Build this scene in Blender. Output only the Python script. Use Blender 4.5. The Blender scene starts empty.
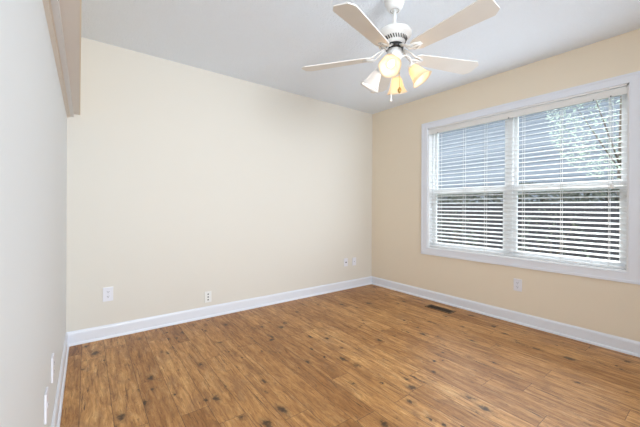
import bpy, bmesh, math, random
from mathutils import Vector, Matrix

random.seed(7)
SC = bpy.context.scene
COL = SC.collection
PI = math.pi
E = 1.2            # eye height in metres
ROLL, YAW = 0.0055, 0.6452

# ------------------------------------------------------------------ camera
cam = bpy.data.cameras.new('camera')
cam.lens = 36 * 309.8 / 640
cam.shift_y = -6.0 / 640
cam.clip_start = 0.01
co = bpy.data.objects.new('camera', cam); COL.objects.link(co)
rt = Vector((math.cos(YAW), -math.sin(YAW), 0)); up = Vector((0, 0, 1)); fw = Vector((math.sin(YAW), math.cos(YAW), 0))
Rv = rt*math.cos(ROLL) + up*math.sin(ROLL); Uv = -rt*math.sin(ROLL) + up*math.cos(ROLL)
m = Matrix((Rv, Uv, -fw)).transposed().to_4x4(); m.translation = (0, 0, E)
co.matrix_world = m
SC.camera = co

# ------------------------------------------------------------------ view, sky, lights
SC.view_settings.view_transform = 'Standard'
SC.view_settings.look = 'None'
SC.view_settings.gamma = 1
SC.view_settings.exposure = 0.0
SC.cycles.use_denoising = True
SC.cycles.max_bounces = 10
SC.cycles.diffuse_bounces = 6
SC.cycles.transparent_max_bounces = 24
SC.cycles.sample_clamp_indirect = 6
w = bpy.data.worlds.new('overcast_sky'); SC.world = w; w.use_nodes = True
bg = w.node_tree.nodes['Background']
bg.inputs[0].default_value = (0.86, 0.93, 1.0, 1); bg.inputs[1].default_value = 4.0

def area(name, loc, direction, sx, sy, power, col):
    l = bpy.data.lights.new(name, 'AREA'); l.shape = 'RECTANGLE'; l.size = sx; l.size_y = sy
    l.energy = power; l.color = col
    o = bpy.data.objects.new(name, l); COL.objects.link(o); o.location = loc
    o.rotation_euler = Vector(direction).to_track_quat('-Z', 'Y').to_euler()
    return o
# hazy sun standing high beyond the neighbouring house
sl = bpy.data.lights.new('hazy_sun', 'SUN'); sl.energy = 3.5; sl.angle = math.radians(14); sl.color = (1.0, 0.98, 0.95)
slo = bpy.data.objects.new('hazy_sun', sl); COL.objects.link(slo)
slo.rotation_euler = Vector((-0.66, -0.16, -0.74)).to_track_quat('-Z', 'Y').to_euler()
# added fill light from behind the camera, set at a made-up window
area('added_rear_fill', (0.90, -1.88, 1.55), (0.0, 1, 0.0), 1.4, 1.2, 50, (0.85, 0.93, 1.0)).data.spread = math.radians(110)
# daylight entering through the blinds of the big window
area('side_window_daylight', (3.56, 1.46, 1.46), (-1, 0.0, 0.0), 1.8, 1.5, 15, (0.82, 0.91, 1.0))

# ------------------------------------------------------------------ materials
def mat(name, color, rough=0.5, metal=0.0, spec=0.5, bump=None, noise=None, emit=None):
    m = bpy.data.materials.new(name); m.use_nodes = True
    nt = m.node_tree; b = nt.nodes['Principled BSDF']
    b.inputs['Base Color'].default_value = (*color, 1)
    b.inputs['Roughness'].default_value = rough
    b.inputs['Metallic'].default_value = metal
    b.inputs['Specular IOR Level'].default_value = spec
    if noise:
        sc, amt = noise
        tc = nt.nodes.new('ShaderNodeTexCoord'); n = nt.nodes.new('ShaderNodeTexNoise')
        n.inputs['Scale'].default_value = sc; n.inputs['Detail'].default_value = 4
        nt.links.new(tc.outputs['Object'], n.inputs['Vector'])
        r = nt.nodes.new('ShaderNodeMix'); r.data_type = 'RGBA'
        r.inputs[6].default_value = (*[c*(1-amt) for c in color], 1)
        r.inputs[7].default_value = (*[min(1, c*(1+amt)) for c in color], 1)
        nt.links.new(n.outputs['Fac'], r.inputs[0]); nt.links.new(r.outputs[2], b.inputs['Base Color'])
    if bump:
        sc, st, di = bump
        tc = nt.nodes.new('ShaderNodeTexCoord'); n = nt.nodes.new('ShaderNodeTexNoise')
        n.inputs['Scale'].default_value = sc; n.inputs['Detail'].default_value = 3
        nt.links.new(tc.outputs['Object'], n.inputs['Vector'])
        bp = nt.nodes.new('ShaderNodeBump'); bp.inputs['Strength'].default_value = st; bp.inputs['Distance'].default_value = di
        nt.links.new(n.outputs['Fac'], bp.inputs['Height']); nt.links.new(bp.outputs[0], b.inputs['Normal'])
    if emit:
        b.inputs['Emission Color'].default_value = (*emit[0], 1); b.inputs['Emission Strength'].default_value = emit[1]
    return m

M = {}
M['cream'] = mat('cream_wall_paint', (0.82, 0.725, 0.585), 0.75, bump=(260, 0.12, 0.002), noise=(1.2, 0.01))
M['back'] = mat('flash_lit_cream_paint', (0.75, 0.715, 0.65), 0.75, bump=(260, 0.12, 0.002), noise=(1.2, 0.01))  # same cream paint as the right wall, flash paleness put into the colour
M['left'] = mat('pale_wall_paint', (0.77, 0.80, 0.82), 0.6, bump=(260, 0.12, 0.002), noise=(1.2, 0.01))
M['ceiling'] = mat('ceiling_paint', (0.82, 0.88, 0.955), 0.9, bump=(80, 0.8, 0.008))
M['trim'] = mat('white_trim_paint', (0.80, 0.83, 0.90), 0.35)
M['soffit'] = mat('soffit_paint', (0.76, 0.71, 0.66), 0.6)
M['strip_warm'] = mat('warm_moulding_paint', (0.78, 0.72, 0.65), 0.5)
M['strip_grey'] = mat('grey_moulding_paint', (0.72, 0.71, 0.71), 0.5)
M['vinyl'] = mat('white_vinyl', (0.92, 0.93, 0.94), 0.35)
M['valance'] = mat('blind_valance', (0.80, 0.79, 0.77), 0.5)
M['cord'] = mat('blind_cord', (0.80, 0.80, 0.79), 0.8)
M['plate'] = mat('white_plastic_plate', (0.80, 0.80, 0.86), 0.35)
M['plate_cream'] = mat('ivory_plastic_plate', (0.84, 0.84, 0.82), 0.4)
M['dark'] = mat('dark_slot', (0.03, 0.03, 0.035), 0.6)
M['slotgrey'] = mat('grey_slot', (0.06, 0.06, 0.08), 0.6)
M['metal'] = mat('screw_metal', (0.65, 0.65, 0.66), 0.3, 1.0)
M['fan_white'] = mat('fan_white_enamel', (0.86, 0.86, 0.85), 0.3)
M['blade'] = mat('fan_blade_finish', (0.77, 0.745, 0.70), 0.45, noise=(9, 0.04))
M['blade_top'] = mat('fan_blade_edge', (0.86, 0.85, 0.83), 0.4)
M['iron'] = mat('grey_shaded_iron', (0.62, 0.61, 0.58), 0.35, 0.35)  # the irons are white; shade put into the colour as grey
M['black'] = mat('black_enamel', (0.012, 0.012, 0.012), 0.4)
M['brass'] = mat('aged_brass', (0.55, 0.36, 0.12), 0.35, 0.8)
M['vent_brown'] = mat('brown_register', (0.17, 0.095, 0.045), 0.5)
M['vent_dark'] = mat('dark_louvre', (0.05, 0.028, 0.015), 0.5)
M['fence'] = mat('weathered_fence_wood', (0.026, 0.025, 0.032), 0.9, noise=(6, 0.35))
M['siding'] = mat('blue_grey_siding', (0.20, 0.225, 0.26), 0.7, noise=(3, 0.08))
M['roof'] = mat('shingle_roof', (0.30, 0.31, 0.33), 0.9, noise=(14, 0.2))
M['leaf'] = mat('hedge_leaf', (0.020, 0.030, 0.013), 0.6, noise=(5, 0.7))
M['leaf_shrub'] = mat('shrub_leaf', (0.07, 0.09, 0.05), 0.5, noise=(5, 0.5))
M['leaf_pale'] = mat('tree_leaf', (0.34, 0.42, 0.33), 0.6, noise=(4, 0.4))
M['bark'] = mat('bark', (0.10, 0.075, 0.055), 0.9, noise=(12, 0.3))
M['grass'] = mat('lawn', (0.05, 0.08, 0.03), 0.95, noise=(20, 0.5))
M['bulb'] = mat('lit_bulb', (1, 0.9, 0.7), 0.5, emit=((1.0, 0.80, 0.52), 4.5))
M['bulb_white'] = mat('lit_white_bulb', (1, 1, 1), 0.5, emit=((1.0, 0.98, 0.95), 3.0))

def glass_mat():
    m = bpy.data.materials.new('window_glass'); m.use_nodes = True; nt = m.node_tree
    nt.nodes.remove(nt.nodes['Principled BSDF']); out = nt.nodes['Material Output']
    t = nt.nodes.new('ShaderNodeBsdfTransparent'); t.inputs[0].default_value = (0.93, 0.96, 0.97, 1)
    g = nt.nodes.new('ShaderNodeBsdfGlossy'); g.inputs['Roughness'].default_value = 0.02
    lw = nt.nodes.new('ShaderNodeLayerWeight'); lw.inputs[0].default_value = 0.5
    pw = nt.nodes.new('ShaderNodeMath'); pw.operation = 'POWER'; pw.inputs[1].default_value = 4.5
    nt.links.new(lw.outputs['Facing'], pw.inputs[0])
    f = nt.nodes.new('ShaderNodeMath'); f.operation = 'MULTIPLY_ADD'; f.inputs[1].default_value = 0.88; f.inputs[2].default_value = 0.09
    nt.links.new(pw.outputs[0], f.inputs[0])
    x = nt.nodes.new('ShaderNodeMixShader')
    nt.links.new(f.outputs[0], x.inputs[0]); nt.links.new(t.outputs[0], x.inputs[1]); nt.links.new(g.outputs[0], x.inputs[2])
    nt.links.new(x.outputs[0], out.inputs[0]); return m
M['glass'] = glass_mat()

def shade_mat(name, col, trans):
    m = bpy.data.materials.new(name); m.use_nodes = True; nt = m.node_tree
    b = nt.nodes['Principled BSDF']; out = nt.nodes['Material Output']
    b.inputs['Base Color'].default_value = (*col, 1); b.inputs['Roughness'].default_value = 0.3
    t = nt.nodes.new('ShaderNodeBsdfTranslucent'); t.inputs[0].default_value = (*col, 1)
    n = nt.nodes.new('ShaderNodeTexNoise'); n.inputs['Scale'].default_value = 18; n.inputs['Distortion'].default_value = 1.5
    tc = nt.nodes.new('ShaderNodeTexCoord'); nt.links.new(tc.outputs['Object'], n.inputs['Vector'])
    mr = nt.nodes.new('ShaderNodeMapRange'); mr.inputs[3].default_value = trans - 0.12; mr.inputs[4].default_value = trans + 0.12
    nt.links.new(n.outputs['Fac'], mr.inputs[0])
    x = nt.nodes.new('ShaderNodeMixShader'); nt.links.new(mr.outputs[0], x.inputs[0])
    nt.links.new(b.outputs[0], x.inputs[1]); nt.links.new(t.outputs[0], x.inputs[2]); nt.links.new(x.outputs[0], out.inputs[0])
    return m
M['slat'] = shade_mat('white_blind_slat', (0.94, 0.95, 0.96), 0.35)
M['shade'] = shade_mat('alabaster_glass', (0.95, 0.84, 0.68), 0.55)
M['shade_cool'] = shade_mat('white_frosted_glass', (0.93, 0.93, 0.93), 0.35)

def floor_mat():
    m = bpy.data.materials.new('wood_plank_floor'); m.use_nodes = True; nt = m.node_tree; L = nt.links
    b = nt.nodes['Principled BSDF']
    def N(t, **k):
        n = nt.nodes.new(t)
        for a, v in k.items(): setattr(n, a, v)
        return n
    def math_(op, a, bb=None, c=None):
        n = N('ShaderNodeMath', operation=op)
        for i, v in enumerate((a, bb, c)):
            if v is None: continue
            if isinstance(v, (int, float)): n.inputs[i].default_value = v
            else: L.new(v, n.inputs[i])
        return n.outputs[0]
    def comb(x, y, z):
        n = N('ShaderNodeCombineXYZ')
        for i, v in enumerate((x, y, z)):
            if isinstance(v, (int, float)): n.inputs[i].default_value = v
            else: L.new(v, n.inputs[i])
        return n.outputs[0]
    def noise(vec, scale, detail=4, rough=0.6, dist=0.0):
        n = N('ShaderNodeTexNoise'); L.new(vec, n.inputs['Vector'])
        n.inputs['Scale'].default_value = scale; n.inputs['Detail'].default_value = detail
        n.inputs['Roughness'].default_value = rough; n.inputs['Distortion'].default_value = dist
        return n.outputs['Fac']
    def white(vec, out='Value'):
        n = N('ShaderNodeTexWhiteNoise', noise_dimensions='3D'); L.new(vec, n.inputs['Vector']); return n.outputs[out]
    def ramp(f, pts):
        n = N('ShaderNodeValToRGB'); L.new(f, n.inputs[0]); e = n.color_ramp.elements
        e[0].position, e[0].color = pts[0][0], (*pts[0][1], 1)
        e[1].position, e[1].color = pts[-1][0], (*pts[-1][1], 1)
        for p, c in pts[1:-1]:
            q = e.new(p); q.color = (*c, 1)
        return n.outputs[0]
    def mix(f, a, c, mode='MIX'):
        n = N('ShaderNodeMix', data_type='RGBA', blend_type=mode)
        if isinstance(f, (int, float)): n.inputs[0].default_value = f
        else: L.new(f, n.inputs[0])
        for i, v in ((6, a), (7, c)):
            if isinstance(v, tuple): n.inputs[i].default_value = (*v, 1)
            else: L.new(v, n.inputs[i])
        return n.outputs[2]
    tc = N('ShaderNodeTexCoord'); sp = N('ShaderNodeSeparateXYZ'); L.new(tc.outputs['Object'], sp.inputs[0])
    X, Y = sp.outputs[0], sp.outputs[1]
    W_, LN = 0.155, 1.22
    col = math_('FLOOR', math_('DIVIDE', math_('ADD', X, 0.03), W_))
    off = math_('MULTIPLY', white(comb(col, 3.3, 0)), LN)
    yy = math_('DIVIDE', math_('ADD', Y, off), LN)
    row = math_('FLOOR', yy)
    rnd = white(comb(col, row, 7.1)); rnd2 = white(comb(col, row, 2.7))
    fx = math_('FRACT', math_('DIVIDE', math_('ADD', X, 0.03), W_)); fy = math_('FRACT', yy)
    ex = math_('MULTIPLY', math_('MINIMUM', fx, math_('SUBTRACT', 1, fx)), W_)
    ey = math_('MULTIPLY', math_('MINIMUM', fy, math_('SUBTRACT', 1, fy)), LN)
    seam = math_('LESS_THAN', math_('MINIMUM', ex, ey), 0.0014)
    # grain, offset per plank
    ox = math_('ADD', X, math_('MULTIPLY', rnd, 13.0)); oy = math_('ADD', Y, math_('MULTIPLY', rnd2, 17.0))
    # two knots' worth of warping
    warp = noise(comb(math_('MULTIPLY', ox, 1.0), math_('MULTIPLY', oy, 0.5), 0), 6, 2)
    wx = math_('ADD', ox, math_('MULTIPLY', warp, 0.045))
    g1 = noise(comb(math_('MULTIPLY', wx, 30), math_('MULTIPLY', oy, 3.4), 0), 1.0, 8, 0.78, 0.5)
    g2 = noise(comb(math_('MULTIPLY', wx, 110), math_('MULTIPLY', oy, 5), 0), 1.0, 3, 0.6)
    blot = noise(comb(math_('MULTIPLY', ox, 9), math_('MULTIPLY', oy, 5.0), 0), 1.0, 4, 0.65, 0.8)
    base = ramp(g1, [(0.32, (0.15, 0.060, 0.016)), (0.44, (0.38, 0.172, 0.050)), (0.55, (0.55, 0.280, 0.092)), (0.70, (0.72, 0.44, 0.185))])
    c = mix(math_('MULTIPLY', math_('SUBTRACT', 0.6, g2), 1.1), base, (0.20, 0.09, 0.035))
    c = mix(ramp(blot, [(0.30, (0.62,)*3), (0.48, (0.12,)*3), (0.7, (0.0,)*3)]), c, (0.25, 0.115, 0.045))
    mot = noise(comb(math_('MULTIPLY', ox, 18), math_('MULTIPLY', oy, 5.5), 2.0), 1.0, 5, 0.7, 0.6)
    c = mix(ramp(mot, [(0.54, (0.0,)*3), (0.72, (0.30,)*3)]), c, (0.66, 0.45, 0.24))
    c = mix(ramp(mot, [(0.30, (0.6,)*3), (0.40, (0.0,)*3)]), c, (0.22, 0.095, 0.036))
    fin = noise(comb(math_('MULTIPLY', ox, 70), math_('MULTIPLY', oy, 14), 5.0), 1.0, 4, 0.7, 0.8)
    c = mix(ramp(fin, [(0.32, (0.7,)*3), (0.42, (0.0,)*3)]), c, (0.15, 0.07, 0.03))
    tone = ramp(rnd, [(0.0, (0.80, 0.73, 0.66)), (0.5, (1.0, 0.98, 0.95)), (1.0, (1.22, 1.28, 1.36))])
    c = mix(1.0, c, tone, 'MULTIPLY')
    # knots
    v = N('ShaderNodeTexVoronoi'); L.new(comb(math_('MULTIPLY', wx, 11), math_('MULTIPLY', oy, 6.5), 0), v.inputs['Vector'])
    v.inputs['Scale'].default_value = 1.0; v.inputs['Randomness'].default_value = 1.0
    nz = noise(comb(math_('MULTIPLY', ox, 40), math_('MULTIPLY', oy, 40), 0), 1.0, 3)
    kd = math_('ADD', v.outputs['Distance'], math_('MULTIPLY', math_('SUBTRACT', nz, 0.5), 0.50))
    kd = math_('MULTIPLY', kd, math_('ADD', 0.55, math_('MULTIPLY', white(v.outputs['Position']), 1.9)))
    has = math_('GREATER_THAN', math_('FRACT', math_('MULTIPLY', white(v.outputs['Position']), 7.0)), 0.12)
    k1 = math_('MULTIPLY', ramp(kd, [(0.04, (1,)*3), (0.12, (0.8,)*3), (0.17, (0.30,)*3), (0.34, (0.0,)*3)]), has)
    c = mix(math_('MULTIPLY', k1, 0.95), c, (0.045, 0.022, 0.012))
    # fine cracks
    cr = noise(comb(math_('MULTIPLY', wx, 60), math_('MULTIPLY', oy, 2.2), 4.0), 1.0, 5, 0.7, 1.2)
    c = mix(ramp(cr, [(0.35, (0.9,)*3), (0.40, (0.0,)*3), (0.41, (0.0,)*3)]), c, (0.07, 0.032, 0.014))
    c = mix(math_('MULTIPLY', seam, 0.8), c, (0.07, 0.035, 0.018))
    L.new(c, b.inputs['Base Color'])
    rr = N('ShaderNodeMapRange'); L.new(g1, rr.inputs[0]); rr.inputs[3].default_value = 0.50; rr.inputs[4].default_value = 0.38
    L.new(rr.outputs[0], b.inputs['Roughness'])
    b.inputs['Specular IOR Level'].default_value = 0.35
    bp = N('ShaderNodeBump'); bp.inputs['Strength'].default_value = 0.25; bp.inputs['Distance'].default_value = 0.002
    L.new(math_('SUBTRACT', g2, seam), bp.inputs['Height']); L.new(bp.outputs[0], b.inputs['Normal'])
    return m
M['floor'] = floor_mat()

# ------------------------------------------------------------------ mesh helpers
def box(bm, x0, x1, y0, y1, z0, z1, mi=0, bev=0.0, mtx=None):
    vs = [bm.verts.new((x, y, z)) for x in (x0, x1) for y in (y0, y1) for z in (z0, z1)]
    fs = []
    for q in ((0, 1, 3, 2), (4, 6, 7, 5), (0, 4, 5, 1), (2, 3, 7, 6), (0, 2, 6, 4), (1, 5, 7, 3)):
        f = bm.faces.new([vs[i] for i in q]); f.material_index = mi; fs.append(f)
    if bev > 0:
        es = list({e for f in fs for e in f.edges})
        r = bmesh.ops.bevel(bm, geom=es, offset=bev, segments=2, affect='EDGES', profile=0.7)
        vs = list({v for f in r['faces'] for v in f.verts} | {v for v in vs if v.is_valid})
        for f in r['faces']: f.material_index = mi
    if mtx is not None: bmesh.ops.transform(bm, matrix=mtx, verts=[v for v in vs if v.is_valid])
    return vs

def lathe(bm, prof, n=40, mtx=None, mi=0, cap0=True, cap1=True):
    rings = []
    for r, z in prof:
        rings.append([bm.verts.new((r*math.cos(2*PI*i/n), r*math.sin(2*PI*i/n), z)) for i in range(n)])
    for a, b in zip(rings, rings[1:]):
        for i in range(n):
            f = bm.faces.new((a[i], a[(i+1) % n], b[(i+1) % n], b[i])); f.smooth = True; f.material_index = mi
    if cap0: bm.faces.new(rings[0]).material_index = mi
    if cap1: bm.faces.new(rings[-1]).material_index = mi
    if mtx is not None: bmesh.ops.transform(bm, matrix=mtx, verts=[v for r in rings for v in r])

def tube(bm, pts, r, n=10, mi=0):
    pts = [Vector(p) for p in pts]; rings = []
    rad = r if isinstance(r, (list, tuple)) else [r]*len(pts)
    prev = None
    for i, p in enumerate(pts):
        t = (pts[min(i+1, len(pts)-1)] - pts[max(i-1, 0)]).normalized()
        if prev is None:
            a = t.orthogonal().normalized()
        else:
            a = (prev - t*prev.dot(t)).normalized()
        prev = a; c = t.cross(a)
        rings.append([bm.verts.new(p + (a*math.cos(2*PI*k/n) + c*math.sin(2*PI*k/n))*rad[i]) for k in range(n)])
    for a, b in zip(rings, rings[1:]):
        for k in range(n):
            f = bm.faces.new((a[k], a[(k+1) % n], b[(k+1) % n], b[k])); f.smooth = True; f.material_index = mi
    bm.faces.new(rings[0]).material_index = mi; bm.faces.new(rings[-1]).material_index = mi

def prism(bm, poly, z0, z1, mi=0, mi_top=None):
    a = [bm.verts.new((x, y, z0)) for x, y in poly]; b = [bm.verts.new((x, y, z1)) for x, y in poly]
    bm.faces.new(a[::-1]).material_index = mi; bm.faces.new(b).material_index = mi if mi_top is None else mi_top
    n = len(poly)
    for i in range(n):
        bm.faces.new((a[i], a[(i+1) % n], b[(i+1) % n], b[i])).material_index = mi if mi_top is None else mi_top
    return a + b

def obj(name, bm, mats, parent=None, kind=None, label=None, cat=None, group=None, loc=None, mw=None):
    bmesh.ops.recalc_face_normals(bm, faces=bm.faces)
    me = bpy.data.meshes.new(name); bm.to_mesh(me); bm.free()
    for mm in (mats if isinstance(mats, list) else [mats]): me.materials.append(mm)
    o = bpy.data.objects.new(name, me); COL.objects.link(o)
    if parent is not None: o.parent = parent
    if loc is not None: o.location = loc
    if mw is not None: o.matrix_local = mw
    return tag(o, label, cat, group, kind)
def tag(o, label=None, cat=None, group=None, kind=None):
    if label: o['label'] = label
    if cat: o['category'] = cat
    if group: o['group'] = group
    if kind: o['kind'] = kind
    return o
def empty(name, loc, rz=0, label=None, cat=None, group=None, kind=None):
    o = bpy.data.objects.new(name, None); COL.objects.link(o); o.location = loc; o.rotation_euler = (0, 0, rz)
    o.empty_display_size = 0.05
    return tag(o, label, cat, group, kind)
B = bmesh.new
S = 'structure'
def Z(z): return (z + 1)*E

# ------------------------------------------------------------------ room shell
D, R, H = 2.8516*E, 3.0041*E, 2.2319*E
YB = -2.0
def xl(y): return -0.1152*E + 0.002*(D - y)       # the left wall, very slightly out of square
XB = xl(YB)
bm = B(); box(bm, XB-0.15, R+0.15, YB-0.15, D+0.15, -0.12, 0); obj('floor', bm, M['floor'], kind=S)
bm = B(); box(bm, XB-0.15, R+0.15, YB-0.15, D+0.15, H, H+0.12); obj('ceiling', bm, M['ceiling'], kind=S)
bm = B(); box(bm, xl(D)-0.15, R+0.15, D, D+0.15, 0, H); obj('wall_back', bm, M['back'], kind=S)
bm = B(); prism(bm, [(xl(D), D), (XB, YB), (XB-0.2, YB), (XB-0.2, D)], 0, H); obj('wall_left', bm, M['left'], kind=S)
# right wall with the window opening
WY0, WY1, WZ0, WZ1 = 0.428*E, 2.016*E, Z(-0.437), Z(0.876)
bm = B()
box(bm, R, R+0.15, YB, WY0, 0, H); box(bm, R, R+0.15, WY1, D, 0, H)
box(bm, R, R+0.15, WY0, WY1, 0, WZ0); box(bm, R, R+0.15, WY0, WY1, WZ1, H)
obj('wall_right', bm, M['cream'], kind=S)
# front wall, behind the camera, with an opening added for the rear fill light
FX0, FX1, FZ0, FZ1 = 0.15, 1.75, 0.70, 2.2
bm = B()
box(bm, XB-0.15, FX0, YB-0.15, YB, 0, H); box(bm, FX1, R+0.15, YB-0.15, YB, 0, H)
box(bm, FX0, FX1, YB-0.15, YB, 0, FZ0); box(bm, FX0, FX1, YB-0.15, YB, FZ1, H)
obj('wall_front', bm, M['cream'], kind=S)

# boxed-in header along the left wall
sof = 0.6625
def xs(y): return -0.0425*E + (2.8516*E - y)*0.0155
bm = B(); prism(bm, [(xl(D), D), (XB, YB), (xs(YB), YB), (xs(D), D)], Z(sof), H); obj('wall_left_header', bm, M['soffit'], kind=S)
bm = B(); prism(bm, [(xs(D)-0.004, D), (xs(YB)-0.004, YB), (xs(YB)+0.0015, YB), (xs(D)+0.0015, D)], Z(sof)-0.0015, H-0.001); obj('trim_1', bm, M['cream'], kind=S)
# mouldings under the header against the wall
def strip(name, a, b, z0, z1, m_):
    bm = B(); prism(bm, [(xl(D)+a, D), (XB+a, YB), (XB+b, YB), (xl(D)+b, D)], z0, z1); obj(name, bm, m_, kind=S)
strip('trim_2', 0.000, 0.016, Z(sof)-0.036, Z(sof), M['strip_warm'])
strip('trim_3', 0.016, 0.023, Z(sof)-0.024, Z(sof), M['strip_warm'])
strip('trim_4', 0.023, 0.045, Z(sof)-0.026, Z(sof), M['strip_grey'])

# baseboards: board, cap bead and shoe moulding in one profile
prof = [(0, 0), (0.024, 0), (0.024, 0.008), (0.020, 0.018), (0.013, 0.022), (0.013, 0.098), (0.010, 0.110), (0.006, 0.114), (0.005, 0.120), (0, 0.120)]
def baseboard(name, p0, p1, nrm):
    bm = B(); p0, p1, nrm = Vector(p0), Vector(p1), Vector(nrm); rr = []
    for p in (p0, p1): rr.append([bm.verts.new(p + nrm*a + Vector((0, 0, b))) for a, b in prof])
    n = len(prof)
    for i in range(n): bm.faces.new((rr[0][i], rr[0][(i+1) % n], rr[1][(i+1) % n], rr[1][i]))
    bm.faces.new(rr[0]); bm.faces.new(rr[1]); obj(name, bm, M['trim'], kind=S)
baseboard('baseboard_back', (xl(D), D, 0), (R, D, 0), (0, -1, 0))
baseboard('baseboard_right', (R, YB, 0), (R, D, 0), (-1, 0, 0))
baseboard('baseboard_left', (XB, YB, 0), (xl(D), D, 0), (1, 0, 0))
baseboard('baseboard_front', (XB, YB, 0), (R, YB, 0), (0, 1, 0))

# ------------------------------------------------------------------ window 1 (right wall)
win = empty('window_1', (R, (WY0+WY1)/2, WZ0), kind=S); win['label'] = 'wide double window with white casing and two double-hung sashes'
wc = Vector(win.location)
def wobj(name, bm, m_, parent=None, **k):
    if parent is None: bmesh.ops.translate(bm, vec=-wc, verts=bm.verts); return obj(name, bm, m_, parent=win, **k)
    bmesh.ops.translate(bm, vec=-wc, verts=bm.verts); return obj(name, bm, m_, parent=parent, **k)
CW = 0.088
bm = B()   # casing: flat board with raised outer band and inner bead
def frame(bm, x0, x1, a, wd):      # ring around the opening, from distance a out to a+wd
    y0, y1, z0, z1 = WY0-a, WY1+a, WZ0-a, WZ1+a*0.85
    t = wd*0.85
    box(bm, x0, x1, y0-wd, y0, z0-wd, z1+t); box(bm, x0, x1, y1, y1+wd, z0-wd, z1+t)
    box(bm, x0, x1, y0, y1, z1, z1+t); box(bm, x0, x1, y0, y1, z0-wd, z0)
frame(bm, R-0.014, R, 0.0, CW); frame(bm, R-0.020, R-0.014, CW-0.022, 0.022); frame(bm, R-0.017, R-0.014, 0.0, 0.012)
wobj('casing', bm, M['trim'])
bm = B()   # jamb lining, sill board, vinyl frame and mullion post
JX = R + 0.15
t = 0.014
box(bm, R, JX, WY0, WY0+t, WZ0, WZ1); box(bm, R, JX, WY1-t, WY1, WZ0, WZ1)
box(bm, R, JX, WY0, WY1, WZ1-t, WZ1); box(bm, R-0.001, JX, WY0, WY1, WZ0, WZ0+t)
MY = 1.214*E
box(bm, R+0.070, JX, MY-0.030, MY+0.030, WZ0, WZ1)
box(bm, R+0.078, JX, WY0+t, WY0+t+0.018, WZ0, WZ1); box(bm, R+0.078, JX, WY1-t-0.018, WY1-t, WZ0, WZ1)
wobj('window_frame', bm, M['vinyl'])
zr = Z(0.175)
for (a, b) in ((WY0+0.030, MY-0.028), (MY+0.028, WY1-0.030)):
    for lower in (0, 1):
        x0 = R + (0.084 if lower else 0.114); x1 = x0 + 0.028
        z0 = WZ0+t if lower else zr-0.032; z1 = zr+0.032 if lower else WZ1-t
        st = 0.042 if lower else 0.036
        bm = B()
        box(bm, x0, x1, a, a+st, z0, z1, bev=0.003); box(bm, x0, x1, b-st, b, z0, z1, bev=0.003)
        rb = 0.055 if lower else 0.055; rtp = 0.055 if lower else 0.040
        box(bm, x0, x1, a+st, b-st, z0, z0+rb); box(bm, x0, x1, a+st, b-st, z1-rtp, z1)
        s = wobj('sash', bm, M['vinyl'])
        bm = B(); xm = (x0+x1)/2
        vs = [bm.verts.new(q) for q in ((xm, a+st-.004, z0+rb-.004), (xm, b-st+.004, z0+rb-.004), (xm, b-st+.004, z1-rtp+.004), (xm, a+st-.004, z1-rtp+.004))]
        bm.faces.new(vs); wobj('glass_pane', bm, M['glass'], parent=s)
        if lower:
            bm = B(); box(bm, x0-0.012, x0+0.004, (a+b)/2-0.03, (a+b)/2+0.03, z1-0.004, z1+0.012, bev=0.003); wobj('sash_lock', bm, M['vinyl'], parent=s)

# ------------------------------------------------------------------ added window (unseen, behind the camera, gives the rear fill a source)
win2 = empty('added_rear_window', ((FX0+FX1)/2, YB, FZ0), kind=S)
bm = B(); cx = (FX0+FX1)/2
def fb(x0, x1, y0, y1, z0, z1): box(bm, x0-cx, x1-cx, y0, y1, z0-FZ0, z1-FZ0)
for (x0, x1, z0, z1) in ((FX0-0.08, FX0, FZ0-0.08, FZ1+0.08), (FX1, FX1+0.08, FZ0-0.08, FZ1+0.08), (FX0, FX1, FZ1, FZ1+0.08), (FX0, FX1, FZ0-0.08, FZ0)):
    fb(x0, x1, 0.0, 0.018, z0, z1)
for (x0, x1, z0, z1) in ((FX0, FX0+0.05, FZ0, FZ1), (FX1-0.05, FX1, FZ0, FZ1), (FX0, FX1, FZ1-0.05, FZ1), (FX0, FX1, FZ0, FZ0+0.05), (cx-0.04, cx+0.04, FZ0, FZ1)):
    fb(x0, x1, -0.12, -0.06, z0, z1)
obj('window_frame', bm, M['vinyl'], parent=win2)
bm = B(); bm.faces.new([bm.verts.new(q) for q in ((FX0-cx, -0.09, 0), (FX1-cx, -0.09, 0), (FX1-cx, -0.09, FZ1-FZ0), (FX0-cx, -0.09, FZ1-FZ0))])
obj('glass_pane', bm, M['glass'], parent=win2)

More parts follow.
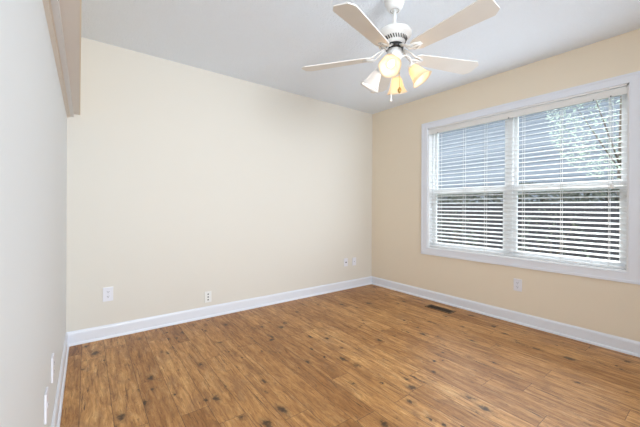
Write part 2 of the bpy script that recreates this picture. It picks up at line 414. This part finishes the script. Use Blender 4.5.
# ------------------------------------------------------------------ blind
BX = R + 0.040
BY0, BY1 = WY0+0.018, WY1-0.018
bl = empty('window_blind', (BX, (BY0+BY1)/2, WZ1-0.015), label='white horizontal slat blind hanging open across the wide double window', cat='blind')
bc = Vector(bl.location)
def bobj(name, bm, m_, parent=bl, **k):
    bmesh.ops.translate(bm, vec=-bc, verts=bm.verts); return obj(name, bm, m_, parent=parent, **k)
bm = B(); box(bm, BX-0.028, BX+0.028, BY0, BY1, WZ1-0.072, WZ1-0.0145, bev=0.002)
bobj('headrail', bm, M['slat'])
bm = B(); box(bm, BX-0.036, BX-0.030, WY0+0.015, WY1-0.015, WZ1-0.084, WZ1-0.026, bev=0.002)
bobj('valance', bm, M['valance'])
bm = B()
th = math.radians(14)
zt, sp_ = WZ1-0.103, 0.0389*E
nsl = int((zt - (WZ0+0.060))/sp_)+1
for i in range(nsl):
    z = zt - i*sp_; a = th
    segs = 5; up_, dn = [], []
    for j in range(segs+1):
        u = -1 + 2*j/segs; dx = u*0.025; crown = 0.0022*(1-u*u)
        px = dx*math.cos(a) - crown*math.sin(a)*0; pz = dx*math.sin(a) + crown
        up_.append((px, pz+0.0012)); dn.append((px, pz-0.0012))
    loop = up_ + dn[::-1]
    r0 = [bm.verts.new((BX+p, BY0, z+q)) for p, q in loop]; r1 = [bm.verts.new((BX+p, BY1, z+q)) for p, q in loop]
    n = len(loop)
    for k in range(n): bm.faces.new((r0[k], r0[(k+1) % n], r1[(k+1) % n], r1[k]))
    bm.faces.new(r0); bm.faces.new(r1)
bobj('slats', bm, M['slat'])
bm = B(); box(bm, BX-0.024, BX+0.024, BY0, BY1, WZ0+0.020, WZ0+0.036, bev=0.003); bobj('bottom_rail', bm, M['slat'])
for y in (1.885, 1.62, 1.41, 1.09, 0.82, 0.535):
    bm = B()
    for dx in (-0.0265, 0.0265): box(bm, BX+dx-0.0008, BX+dx+0.0008, y*E-0.002, y*E+0.002, WZ0+0.03, WZ1-0.07)
    bobj('ladder_cord', bm, M['cord'])
bm = B(); tube(bm, [(BX-0.039, 0.512*E, WZ1-0.08), (BX-0.040, 0.511*E, Z(0.30)), (BX-0.039, 0.510*E, Z(0.175))], 0.0014, 6)
tube(bm, [(BX-0.039, 0.520*E, WZ1-0.08), (BX-0.040, 0.517*E, Z(0.30)), (BX-0.039, 0.514*E, Z(0.185))], 0.0014, 6)
lc = bobj('lift_cord', bm, M['cord'])
bm = B()
for dy, dz in ((0, 0), (0.012, 0.014)):
    lathe(bm, [(0.003, 0.0), (0.008, -0.006), (0.010, -0.028), (0.006, -0.036)], 12, Matrix.Translation((BX-0.040, 0.510*E+dy, Z(0.175)+dz)))
bobj('cord_tassel', bm, M['fan_white'], parent=lc)
for y in (0.525, 0.62, 1.9, 1.2):
    bm = B(); box(bm, BX-0.0385, BX-0.034, y*E-0.004, y*E+0.004, WZ1-0.086, WZ1-0.072); bobj('valance_clip', bm, M['slotgrey'])

# ------------------------------------------------------------------ ceiling fan
hx, hy, zb = 1.430*E, 1.186*E, Z(0.888)
fan = empty('ceiling_fan', (hx, hy, H), label='white five-blade ceiling fan with four bell-shaped glass lights', cat='ceiling fan')
def fz(z): return Z(z) - H
def fobj(name, bm, m_, parent=fan, **k): return obj(name, bm, m_, parent=parent, **k)
bm = B(); lathe(bm, [(0.030, fz(1.150)), (0.040, fz(1.150)), (0.052, fz(1.163)), (0.066, fz(1.190)), (0.074, fz(1.215)), (0.076, 0.0)], 40); fobj('canopy', bm, M['fan_white'])
bm = B(); lathe(bm, [(0.018, fz(1.155)), (0.030, fz(1.149)), (0.030, fz(1.153)), (0.018, fz(1.158))], 24); fobj('canopy_ring', bm, M['black'])
bm = B(); lathe(bm, [(0.0125, fz(1.035)), (0.0125, fz(1.165))], 20); lathe(bm, [(0.022, fz(1.036)), (0.020, fz(1.050)), (0.0125, fz(1.056))], 20); fobj('downrod', bm, M['fan_white'])
bm = B()
lathe(bm, [(0.022, fz(1.042)), (0.060, fz(1.041)), (0.088, fz(1.036)), (0.108, fz(1.027)), (0.116, fz(1.016)), (0.116, fz(1.003)), (0.108, fz(0.994)), (0.088, fz(0.985)), (0.072, fz(0.962)), (0.060, fz(0.948)), (0.03, fz(0.946))], 56)
mh = fobj('motor_housing', bm, M['fan_white'])
bm = B()
for i in range(30):
    a = 2*PI*i/30
    mt = Matrix.Rotation(a, 4, 'Z') @ Matrix.Translation((0.0795, 0, fz(0.9735))) @ Matrix.Rotation(math.radians(25), 4, 'Y') @ Matrix.Rotation(0.35, 4, 'X')
    box(bm, -0.003, 0.0035, -0.0034, 0.0034, -0.013, 0.013, mtx=mt)
fobj('vent_slots', bm, M['black'], parent=mh)
bm = B(); lathe(bm, [(0.03, fz(0.950)), (0.058, fz(0.948)), (0.062, fz(0.936)), (0.058, fz(0.922)), (0.03, fz(0.920))], 40); fobj('flywheel', bm, M['black'])
bm = B(); lathe(bm, [(0.03, fz(0.921)), (0.050, fz(0.919)), (0.052, fz(0.885)), (0.050, fz(0.868)), (0.040, fz(0.858)), (0.034, fz(0.835)), (0.022, fz(0.822)), (0.008, fz(0.816))], 40); fobj('switch_housing', bm, M['fan_white'])

A0 = math.radians(-164.17)
PIT = math.radians(12)
RT = 0.5975*0.888*E*1.075
for k in range(5):
    a = A0 + k*2*PI/5
    rot = Matrix.Rotation(a, 4, 'Z')
    pit = Matrix.Translation((0, 0, fz(0.888))) @ Matrix.Rotation(-PIT, 4, 'X')
    r0, wr, wt = 0.165, 0.052, 0.076
    poly = [(r0, -wr*0.72), (r0+0.03, -wr), (RT-0.036, -wt), (RT, -wt+0.030), (RT, wt-0.030), (RT-0.036, wt), (r0+0.03, wr), (r0, wr*0.72)]
    bm = B(); prism(bm, poly, -0.0035, 0.0035, 0, 1)
    bmesh.ops.transform(bm, matrix=rot @ pit, verts=bm.verts)
    bd = fobj('fan_blade', bm, [M['blade'], M['blade_top']])
    bm = B()      # cast blade iron: arm from the flywheel, forked plate under the blade
    z0 = fz(0.932); z1 = fz(0.888)-0.007
    for s in (-1, 1):
        tube(bm, [(0.052, s*0.010, z0), (0.085, s*0.016, z0-0.012), (0.115, s*0.030, z0-0.034), (0.150, s*0.034, z1+0.003), (0.180, s*0.026, z1-s*0.005), (0.225, s*0.006, z1)], [0.007, 0.006, 0.006, 0.006, 0.006, 0.005], 8)
    tube(bm, [(0.052, 0, z0-0.002), (0.09, 0, z0-0.020), (0.13, 0, z1-0.002), (0.17, 0, z1), (0.215, 0, z1)], [0.007, 0.006, 0.006, 0.009, 0.006], 8)
    bmesh.ops.transform(bm, matrix=rot, verts=bm.verts)
    fobj('blade_iron', bm, M['iron'] if k in (0, 3) else M['fan_white'], parent=bd)
    for (r_, s_) in ((0.182, -0.022), (0.182, 0.022), (0.215, 0.0)):
        bm = B(); lathe(bm, [(0.004, -0.008), (0.0045, -0.0035)], 8, rot @ pit @ Matrix.Translation((r_, s_, 0)))
        fobj('blade_screw', bm, M['metal'], parent=bd)

# light kit: arms, bell shades, bulbs
F = Vector((math.sin(YAW), math.cos(YAW), 0)); Rr = Vector((math.cos(YAW), -math.sin(YAW), 0))
near = (Rr*-0.38 - F).normalized()
ang0 = math.atan2(near.y, near.x)
shade_rots = [0, PI/2, PI, 3*PI/2]
for k, da in enumerate(shade_rots):
    a = ang0 + da
    rot = Matrix.Rotation(a, 4, 'Z')
    # k: 0 towards the camera, 1 to the right, 2 away, 3 to the left
    til = math.radians((54, 36, 24, 30)[k])
    lit = k != 3
    bm = B()
    nr, nz = 0.112, fz(0.812)
    pts = []
    P = [(0.030, fz(0.862)), (0.060, fz(0.878)), (0.092, fz(0.872)), (0.113, fz(0.846)), (nr, nz+0.008)]
    for i in range(len(P)-1):
        for j in range(4):
            t_ = j/4; p0 = P[max(i-1, 0)]; p1 = P[i]; p2 = P[i+1]; p3 = P[min(i+2, len(P)-1)]
            q = [0.5*((2*p1[c]) + (-p0[c]+p2[c])*t_ + (2*p0[c]-5*p1[c]+4*p2[c]-p3[c])*t_*t_ + (-p0[c]+3*p1[c]-3*p2[c]+p3[c])*t_**3) for c in (0, 1)]
            pts.append((q[0], 0, q[1]))
    pts.append((P[-1][0], 0, P[-1][1]))
    tube(bm, pts, 0.0065, 10)
    ax = Matrix.Translation((nr, 0, nz)) @ Matrix.Rotation(-til, 4, 'Y')     # local -Z is the shade's axis
    lathe(bm, [(0.008, 0.014), (0.020, 0.010), (0.026, -0.004), (0.027, -0.016), (0.02, -0.017)], 24, ax)
    bmesh.ops.transform(bm, matrix=rot, verts=bm.verts)
    arm = fobj('light_arm', bm, M['fan_white'])
    bm = B()
    pf = [(0.0235, -0.010), (0.029, -0.020), (0.036, -0.036), (0.041, -0.056), (0.046, -0.078), (0.053, -0.098), (0.063, -0.116), (0.072, -0.127)]
    n = 40; rings = []
    for idx, (r_, z_) in enumerate(pf):
        rings.append([bm.verts.new(((r_+0.0025*math.cos(5*2*PI*i/n)*(idx/7)**3)*math.cos(2*PI*i/n), (r_+0.0025*math.cos(5*2*PI*i/n)*(idx/7)**3)*math.sin(2*PI*i/n), z_)) for i in range(n)])
    for r1, r2 in zip(rings, rings[1:]):
        for i in range(n):
            f = bm.faces.new((r1[i], r1[(i+1) % n], r2[(i+1) % n], r2[i])); f.smooth = True
    bmesh.ops.transform(bm, matrix=rot @ ax, verts=bm.verts)
    sh = fobj('lamp_shade', bm, M['shade'] if lit else M['shade_cool'])
    so = sh.modifiers.new('thickness', 'SOLIDIFY'); so.thickness = 0.003
    bm = B()
    lathe(bm, [(0.012, -0.016), (0.013, -0.034), (0.019, -0.050), (0.023, -0.066), (0.021, -0.080), (0.012, -0.091), (0.003, -0.094)], 20, rot @ ax)
    fobj('bulb', bm, M['bulb'] if lit else M['bulb_white'], parent=sh)
    if True:
        l = bpy.data.lights.new('bulb_light', 'POINT'); l.energy = 0.20; l.color = (1.0, 0.78, 0.50) if lit else (1.0, 0.98, 0.95); l.shadow_soft_size = 0.012
        lo = bpy.data.objects.new('bulb_light', l); COL.objects.link(lo)
        lo.location = Vector((hx, hy, H)) + (rot @ ax @ Vector((0, 0, -0.104)))

for (dx, m1, m2, zend, kn) in ((-0.030, M['fan_white'], M['fan_white'], 0.650, 0), (0.028, M['brass'], M['brass'], 0.690, 1)):
    p = Rr*dx - F*0.035
    bm = B(); tube(bm, [(p.x, p.y, fz(0.87)), (p.x, p.y, fz(zend))], 0.0013, 6)
    pc = fobj('pull_chain', bm, m1)
    bm = B()
    pf = [(0.003, 0.002), (0.005, -0.004), (0.006, -0.030), (0.009, -0.040), (0.008, -0.048)] if kn == 0 else [(0.003, 0.006), (0.008, -0.002), (0.013, -0.012), (0.013, -0.020), (0.009, -0.032), (0.003, -0.038)]
    lathe(bm, pf, 16, Matrix.Translation((p.x, p.y, fz(zend)))); fobj('pull_knob', bm, m2, parent=pc)

# ------------------------------------------------------------------ wall plates
def plate(name, loc, rz, label, cat, mt, kind, w_=0.078, h_=0.126):
    r = empty(name, loc, rz, label=label, cat=cat)        # local -Y faces the room
    bm = B(); box(bm, -w_/2, w_/2, -0.0075, 0, -h_/2, h_/2, bev=0.0025); obj('cover_plate', bm, mt, parent=r)
    if kind == 'outlet':
        for s in (-1, 1):
            bm = B(); zc = s*0.0215
            pl = [(0.0165*math.cos(t_), 0.0145*max(-0.8, min(0.8, math.sin(t_)*1.05)) + zc) for t_ in [2*PI*i/24 for i in range(24)]]
            v0 = [bm.verts.new((x, -0.0085, z)) for x, z in pl]; v1 = [bm.verts.new((x, -0.006, z)) for x, z in pl]
            bm.faces.new(v0)
            for i in range(24): bm.faces.new((v0[i], v0[(i+1) % 24], v1[(i+1) % 24], v1[i]))
            rc = obj('receptacle', bm, mt, parent=r)
            bm = B(); box(bm, -0.0078, -0.0050, -0.009, -0.0084, zc-0.001, zc+0.008); box(bm, 0.0050, 0.0078, -0.009, -0.0084, zc-0.001, zc+0.008)
            lathe(bm, [(0.0028, -0.0003), (0.0028, 0.0003)], 12, Matrix.Translation((0, -0.0087, zc-0.0065)) @ Matrix.Rotation(PI/2, 4, 'X'))
            obj('socket_holes', bm, M['slotgrey'], parent=rc)
        bm = B(); lathe(bm, [(0.003, -0.001), (0.003, 0.001)], 12, Matrix.Translation((0, -0.0072, 0)) @ Matrix.Rotation(PI/2, 4, 'X')); obj('screw', bm, M['metal'], parent=r)
    elif kind == 'jack3':
        for zc in (-0.030, 0, 0.030):
            bm = B(); box(bm, -0.0075, 0.0075, -0.0085, -0.006, zc-0.006, zc+0.006, bev=0.0008); obj('jack', bm, M['slotgrey'], parent=r)
    elif kind == 'coax':
        bm = B(); lathe(bm, [(0.0095, 0.0), (0.0095, 0.005), (0.0055, 0.005), (0.0055, 0.012)], 16, Matrix.Translation((0, -0.006, 0)) @ Matrix.Rotation(PI/2, 4, 'X')); obj('cable_socket', bm, M['dark'], parent=r)
        for zc in (-0.042, 0.042):
            bm = B(); lathe(bm, [(0.003, -0.001), (0.003, 0.001)], 12, Matrix.Translation((0, -0.0072, zc)) @ Matrix.Rotation(PI/2, 4, 'X'))
            obj('screw', bm, M['metal'], parent=r)
    elif kind == 'phone':
        bm = B(); box(bm, -0.008, 0.008, -0.0095, -0.006, -0.010, 0.010, bev=0.001); obj('phone_socket', bm, mt, parent=r)
        bm = B(); box(bm, -0.0045, 0.0045, -0.0099, -0.0094, -0.0045, 0.0045); obj('socket_holes', bm, M['slotgrey'], parent=r)
    return r
plate('wall_outlet', (0.132*E, D, Z(-0.668)), 0, 'white electrical outlet on the back wall, nearest the left corner', 'outlet', M['plate'], 'outlet')
plate('jack_plate', (0.881*E, D, Z(-0.815)), 0, 'pale wall plate with three dark jacks, just above the back baseboard', 'wall plate', M['plate_cream'], 'jack3', 0.072, 0.118)
plate('cable_plate', (2.545*E, D, Z(-0.672)), 0, 'white wall plate with a dark cable socket, left of the pair near the far corner', 'wall plate', M['plate'], 'coax', 0.072, 0.118)
plate('phone_plate', (2.686*E, D, Z(-0.675)), 0, 'plain white wall plate, right of the pair near the far corner', 'wall plate', M['plate'], 'phone', 0.072, 0.118)
plate('wall_outlet', (R, 1.118*E, Z(-0.665)), -PI/2, 'white electrical outlet on the right wall under the window', 'outlet', M['plate'], 'outlet')
plate('wall_outlet', (xl(1.69*E), 1.69*E, Z(-0.670)), PI/2, 'white cover plate on the left wall, farther of the two seen edge-on', 'outlet', M['plate'], 'outlet', 0.074, 0.120)
plate('phone_plate', (xl(1.43*E), 1.43*E, Z(-0.692)), PI/2, 'white cover plate on the left wall, nearer of the two seen edge-on', 'wall plate', M['plate'], 'phone', 0.074, 0.120)

# floor register
vr = empty('floor_vent', (2.80*E, 1.735*E, 0), 0, label='brown metal floor vent set in the wood floor below the window', cat='floor vent')
bm = B(); L2, W2 = 0.165, 0.065
for (x0, x1, y0, y1) in ((-W2, -W2+0.016, -L2, L2), (W2-0.016, W2, -L2, L2), (-W2+0.016, W2-0.016, -L2, -L2+0.018), (-W2+0.016, W2-0.016, L2-0.018, L2)):
    box(bm, x0, x1, y0, y1, 0, 0.005)
obj('vent_frame', bm, M['vent_brown'], parent=vr)
bm = B()
for i in range(22):
    y = -L2+0.024 + i*(2*L2-0.048)/21
    box(bm, -W2+0.014, W2-0.014, y-0.0016, y+0.0016, 0.001, 0.0042)
box(bm, -0.004, 0.004, -L2+0.016, L2-0.016, 0.001, 0.0046)
obj('vent_louvres', bm, M['vent_dark'], parent=vr)
bm = B(); box(bm, -W2+0.012, W2-0.012, -L2+0.014, L2-0.014, 0.0004, 0.001); obj('vent_shaft', bm, M['black'], parent=vr)

# ------------------------------------------------------------------ outdoors, seen through the blind
GZ = -0.35
bm = B(); box(bm, R+0.16, R+30, -20, 25, GZ-0.1, GZ); obj('ground', bm, M['grass'], kind=S)
fx = 7.3
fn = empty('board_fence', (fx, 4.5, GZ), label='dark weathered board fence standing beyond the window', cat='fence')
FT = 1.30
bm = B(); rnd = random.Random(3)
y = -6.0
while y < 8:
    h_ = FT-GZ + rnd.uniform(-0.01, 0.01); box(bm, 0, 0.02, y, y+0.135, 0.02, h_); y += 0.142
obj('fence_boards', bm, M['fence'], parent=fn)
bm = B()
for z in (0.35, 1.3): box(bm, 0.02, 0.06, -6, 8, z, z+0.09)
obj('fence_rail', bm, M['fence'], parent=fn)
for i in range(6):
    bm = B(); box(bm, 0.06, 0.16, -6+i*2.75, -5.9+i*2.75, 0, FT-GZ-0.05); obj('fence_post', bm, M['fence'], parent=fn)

def leaves(bm, c, rad, n, size, rnd):
    for _ in range(n):
        while True:
            v = Vector((rnd.uniform(-1, 1), rnd.uniform(-1, 1), rnd.uniform(-1, 1)))
            if 0.25 < v.length < 1: break
        v = v.normalized()*(v.length**0.4)
        p = Vector((c[0]+v.x*rad[0], c[1]+v.y*rad[1], c[2]+v.z*rad[2]))
        d = Vector((rnd.uniform(-1, 1), rnd.uniform(-1, 1), rnd.uniform(-1, 1))).normalized(); e = d.orthogonal().normalized()
        s = size*rnd.uniform(0.6, 1.3)
        bm.faces.new([bm.verts.new(p+q) for q in (d*s, e*s*0.45, -d*s, -e*s*0.45)])
def bush(name, x, y, h_, rx, ry, n, size, m_, label, cat, trunk=0.0, group=None):
    rnd = random.Random(int(x*100+y*10))
    o = empty(name, (x, y, GZ), label=label, cat=cat, group=group)
    bm = B(); leaves(bm, (0, 0, (h_+trunk)/2), (rx, ry, (h_-trunk)/2), n, size, rnd); obj('foliage', bm, m_, parent=o)
    bm = B(); tube(bm, [(0, 0, 0), (0.02, 0.03, trunk*0.5+0.2), (0, 0, trunk+(h_-trunk)*0.6)], [0.02+h_*0.010, 0.015+h_*0.007, 0.008], 8)
    for i in range(5):
        a = i*1.3; tube(bm, [(0, 0, trunk+0.15+0.1*i), (math.cos(a)*rx*0.6, math.sin(a)*ry*0.6, trunk+(h_-trunk)*(0.4+0.1*i))], [0.012+h_*0.002, 0.005], 6)
    obj('trunk' if trunk > 0.5 else 'stem', bm, M['bark'], parent=o)
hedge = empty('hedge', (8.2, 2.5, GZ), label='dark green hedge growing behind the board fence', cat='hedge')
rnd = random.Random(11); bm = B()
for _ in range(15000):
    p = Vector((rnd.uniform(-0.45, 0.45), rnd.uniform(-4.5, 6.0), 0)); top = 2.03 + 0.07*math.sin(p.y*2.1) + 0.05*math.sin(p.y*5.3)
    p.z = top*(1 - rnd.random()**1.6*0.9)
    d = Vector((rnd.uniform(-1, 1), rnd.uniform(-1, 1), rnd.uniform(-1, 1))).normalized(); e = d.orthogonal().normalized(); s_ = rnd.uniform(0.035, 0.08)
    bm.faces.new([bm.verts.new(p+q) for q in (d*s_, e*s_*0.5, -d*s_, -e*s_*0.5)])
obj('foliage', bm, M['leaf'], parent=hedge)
for i in range(9):
    bm = B(); y_ = -4 + i*1.2; tube(bm, [(0, y_, 0), (0.05, y_+0.05, 0.9), (0, y_+0.1, 1.6)], [0.04, 0.03, 0.01], 7); obj('stem', bm, M['bark'], parent=hedge)
bush('garden_shrub', 6.6, 3.9, 1.5, 0.3, 0.7, 700, 0.03, M['leaf_shrub'], 'loose leafy shrub in front of the fence, seen through the left lower sash', 'shrub')
bush('garden_shrub', 6.5, 1.9, 1.62, 0.3, 0.55, 380, 0.028, M['leaf_shrub'], 'pale leaved shrub in front of the fence, seen through the right lower sash', 'shrub')
bush('garden_tree', 10.2, 1.6, 6.2, 1.2, 1.5, 4200, 0.04, M['leaf_pale'], 'pale green tree seen through the top right of the window', 'tree', trunk=2.2)

# neighbouring house
nh = empty('neighbour_house', (13.5, 6.0, GZ), label='blue grey sided house beyond the hedge, seen through the upper sashes', cat='house')
bm = B()
for i in range(37):
    z = i*0.15
    vs = [(0-0.0, z), (0.02, z+0.15), (0.2, z+0.15), (0.2, z)]
    r0 = [bm.verts.new((a, -10.6, b)) for a, b in vs]; r1 = [bm.verts.new((a, 14, b)) for a, b in vs]
    for k in range(4): bm.faces.new((r0[k], r0[(k+1) % 4], r1[(k+1) % 4], r1[k]))
    bm.faces.new(r0); bm.faces.new(r1)
obj('siding', bm, M['siding'], parent=nh)
bm = B(); vs = [(-0.4, 5.5), (-0.4, 5.62), (3.5, 6.6), (3.5, 6.45)]
r0 = [bm.verts.new((a, -11.0, b)) for a, b in vs]; r1 = [bm.verts.new((a, 14.4, b)) for a, b in vs]
for k in range(4): bm.faces.new((r0[k], r0[(k+1) % 4], r1[(k+1) % 4], r1[k]))
bm.faces.new(r0); bm.faces.new(r1); obj('roof', bm, M['roof'], parent=nh)
